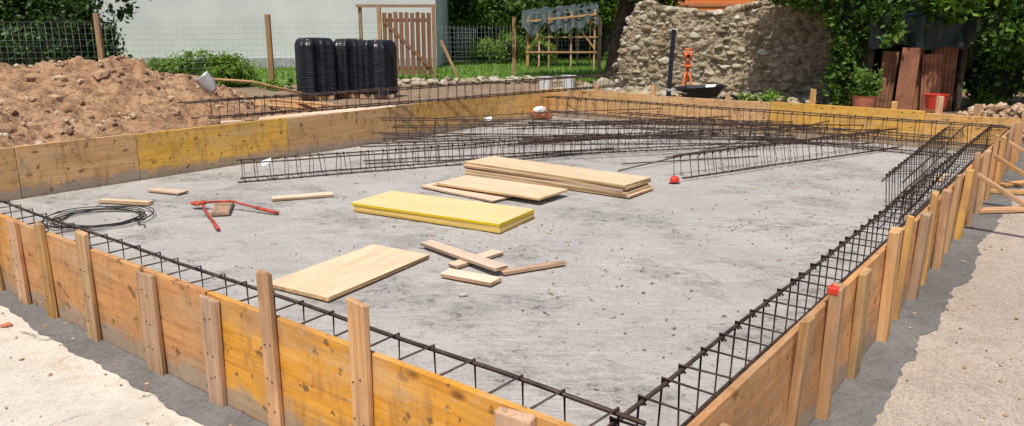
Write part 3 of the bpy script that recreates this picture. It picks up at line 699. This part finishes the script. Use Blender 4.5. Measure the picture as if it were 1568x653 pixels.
addmesh('tarp_roof',V,F,M['tarp'],lt,True)
# ---------------------------------------------------------------- vegetation
def tree(name,x,y,h,r,crown,n,size,mt,lean=(0,0),seed=1,clump=.2,core=.5):
    par=empty(name,(0,0,0)); top=Vector((x+lean[0],y+lean[1],h))
    P=[(Vector((x,y,-.05)),r*1.35),(Vector((x,y,.25)),r),(Vector((x+lean[0]*.4,y+lean[1]*.4,h*.5)),r*.8),(top,r*.55)]
    V=[];F=[];ns=12
    def limb(P):
        b0=len(V)
        for i,(p,rr) in enumerate(P):
            t=(P[min(i+1,len(P)-1)][0]-P[max(i-1,0)][0]).normalized(); a=t.cross(Vector((0,1,0.01))).normalized(); c=t.cross(a)
            for k in range(ns): an=2*math.pi*k/ns; q=rr*(1+.12*math.sin(3*an+i)); V.append(p+a*math.cos(an)*q+c*math.sin(an)*q)
        for i in range(len(P)-1):
            for k in range(ns): F.append((b0+i*ns+k,b0+i*ns+(k+1)%ns,b0+(i+1)*ns+(k+1)%ns,b0+(i+1)*ns+k))
    limb(P)
    for b_ in crown[:6]:
        e=Vector(b_[:3]); s=P[2][0].lerp(top,random.uniform(.2,1)); limb([(s,r*.4),(s.lerp(e,.5)+UP*.15,r*.26),(e,r*.1)])
    addmesh('trunk_and_limbs',V,F,M['bark'],par,True)
    leaves('crown',crown,n,size,mt,par,clump,seed,core)
    return par
tree('deciduous_tree',3.3,24.6,3.6,.33,[(3.2,24.5,4.2,2.6,2.2,1.8),(1.4,24.8,3.7,1.7,1.6,1.4),(5.2,24.2,4.2,1.9,1.8,1.4),(3.5,24.2,6.0,2.4,2.2,1.6),(4.3,23.4,3.1,1.4,1.,.9)],15000,.10,M['leafD'],lean=(.5,0),seed=3)
tree('deciduous_tree',-.6,38,3.,.2,[(-2.2,38,2.7,1.7,1.4,1.3),(.2,37.4,2.5,1.7,1.4,1.3),(1.9,37.8,2.4,1.4,1.4,1.2),(-.8,38.6,4.4,2.6,2,1.6),(-3.2,38.5,3.8,1.6,1.5,1.5),(1.5,39,4.2,2,2,1.5)],20000,.11,M['leaf'],seed=4)
tree('deciduous_tree',4.6,38,3.,.2,[(4.2,38,3.3,1.6,1.4,1.3),(5.8,37.4,2.6,1.7,1.4,1.3)],6000,.11,M['leaf'],seed=14)
leaves('garden_hedge',[(x,41+random.uniform(-1,1),.9,1.9,1.2,1.3) for x in np.arange(-3,16,2.1)],14000,.12,M['leafD'],seed=5,core=.75)
leaves('garden_shrub',[(-1.2,34.6,.5,.7,.6,.6),(-.2,35,.6,.8,.6,.7),(1.2,35.5,.5,.7,.6,.6),(4.2,30,.4,.7,.5,.5)],6000,.06,M['leafB'],seed=6)
leaves('distant_tree_line',[(x+random.uniform(-2,2),66+random.uniform(-4,4),random.uniform(2.5,6),random.uniform(4,6),3.5,random.uniform(3.5,5)) for x in np.arange(-70,75,5.5)],28000,.34,M['leafD'],seed=7,core=.85)
leaves('climbing_ivy',[(-15.0,24.3,1.2,1.9,.7,1.5),(-14.2,24.6,2.3,1.5,.6,1.1),(-16.4,24.2,2.8,2.2,.8,1.5),(-18.5,24,2,2.5,1,2.4),(-13.3,24.9,.9,.8,.4,.9),(-13.6,24.8,3.5,1.2,.5,.9),(-15.2,24.6,3.9,2.,.7,1.),(-14.0,24.4,1.3,1.0,.5,1.2)],26000,.085,M['leafD'],seed=8,core=.75)
leaves('ivy_spray',[(-12.3,25,2.35,.28,.2,.5),(-11.9,25,2.75,.5,.2,.25),(-12.6,25,1.7,.2,.15,.4)],900,.075,M['leafD'],seed=9,core=0,clump=.3)
leaves('leafy_bush',[(-8.6,21.6,.42,.75,.55,.48),(-9.4,21.4,.35,.6,.5,.42),(-7.8,21.4,.35,.6,.5,.42)],9000,.05,M['leafB'],seed=10)
tree('ivy_covered_tree',7.15,15.9,3.2,.25,[(6.75,15.6,.9,.4,.4,.9),(6.75,15.5,1.9,.5,.5,.8),(6.7,15.6,2.8,.9,.7,.8),(6.2,16.4,2.35,.6,.4,.5),(5.9,17.0,2.7,.8,.4,.5),(7.8,14.8,2.35,.9,.5,.55),(7.2,16,4.,1.5,1.2,.9),(5.9,16.9,2.2,.3,.25,.3),(7.0,14.7,1.7,.25,.25,.4)],21000,.065,M['leaf'],seed=11,core=.55)
tree('overhanging_tree',11.6,16.8,3.2,.28,[(8.6,14.5,2.2,.9,.5,.5),(10.3,14.8,2.2,1.3,.9,.9),(8.9,14.5,1.6,.4,.35,.55),(12,14.5,2.0,1.4,1.1,1.2),(11.2,15,3.5,2.2,1.5,.9),(9.0,15.6,3.6,2.0,1.4,.9),(9.6,14.6,1.5,.6,.5,.6),(10.7,14.5,1.5,.5,.5,.7)],25000,.07,M['leaf'],seed=12,core=.5)
leaves('climbing_hedge',[(10.9,14.3,.7,.9,.6,.7),(12.3,14,.9,1.2,.9,1.1),(9.7,15.6,.6,.7,.6,.7),(13.5,15,1.5,1.5,1,1.8)],13000,.06,M['leaf'],seed=13,core=.7)
leaves('dark_hedge',[(x,20.5,1.3,1.4,.9,1.7) for x in np.arange(8.2,20,1.7)],14000,.09,M['leafD'],seed=15,core=.8)
leaves('pot_plant',[(6.5,14.2,.55,.22,.22,.25)],600,.045,M['leaf'],seed=16,core=0,clump=.35)
leaves('weeds',[(x,y,.08,.25,.2,.16) for x,y in [(random.uniform(4.2,6.2),random.uniform(16,17.2)) for _ in range(5)]+[(random.uniform(-9,-5),random.uniform(20,22.5)) for _ in range(10)]+[(1.6,21),(2.2,20.6)]],3500,.04,M['leafB'],seed=17,core=0)
# grass blades on the lawn
r=RNG; k=14000; x=r.uniform(-11,6,k); y=r.uniform(22.2,40,k); keep=(y>23.2+.1*np.abs(x))|(r.random(k)<.15); x,y=x[keep],y[keep]; k=len(x)
a=r.uniform(0,6.28,k); h=r.uniform(.05,.16,k); w=.02; V=np.zeros((k,3,3)); V[:,0]=np.stack([x-w*np.cos(a),y-w*np.sin(a),0*x],1); V[:,1]=np.stack([x+w*np.cos(a),y+w*np.sin(a),0*x],1); V[:,2]=np.stack([x+r.normal(0,.04,k),y+r.normal(0,.04,k),h],1)
addmesh('lawn_grass',V.reshape(-1,3).tolist(),np.arange(k*3).reshape(-1,3).tolist(),M['leafB'],tint=r.random(k))
# ---------------------------------------------------------------- light, sky, camera
w=bpy.data.worlds.new('World'); SC.world=w; w.use_nodes=True; nt=w.node_tree
sky=nt.nodes.new('ShaderNodeTexSky'); sky.sky_type='NISHITA'; sky.sun_disc=False
EL=64; AZ=196
sky.sun_elevation=math.radians(EL); sky.sun_rotation=math.radians(AZ); sky.dust_density=2.5
bg=nt.nodes['Background']; bg.inputs['Strength'].default_value=.115; nt.links.new(sky.outputs[0],bg.inputs[0])
sd=bpy.data.lights.new('sun','SUN'); sd.energy=4.5; sd.angle=math.radians(.8); sd.color=(1,.955,.88)
so=bpy.data.objects.new('sun',sd); COL.objects.link(so)
dv=Vector((math.sin(math.radians(AZ))*math.cos(math.radians(EL)),math.cos(math.radians(AZ))*math.cos(math.radians(EL)),math.sin(math.radians(EL))))
so.rotation_euler=dv.to_track_quat('Z','Y').to_euler(); so.location=dv*40
cd=bpy.data.cameras.new('camera'); cam=bpy.data.objects.new('camera',cd); COL.objects.link(cam); SC.camera=cam
cd.sensor_width=36; cd.lens=26.84; cd.clip_end=1500; cd.clip_start=.05
cam.location=(0,0,1.6); cam.rotation_euler=(math.radians(90-13.7),0,0)
SC.view_settings.view_transform='Standard'; SC.view_settings.look='None'; SC.view_settings.exposure=0
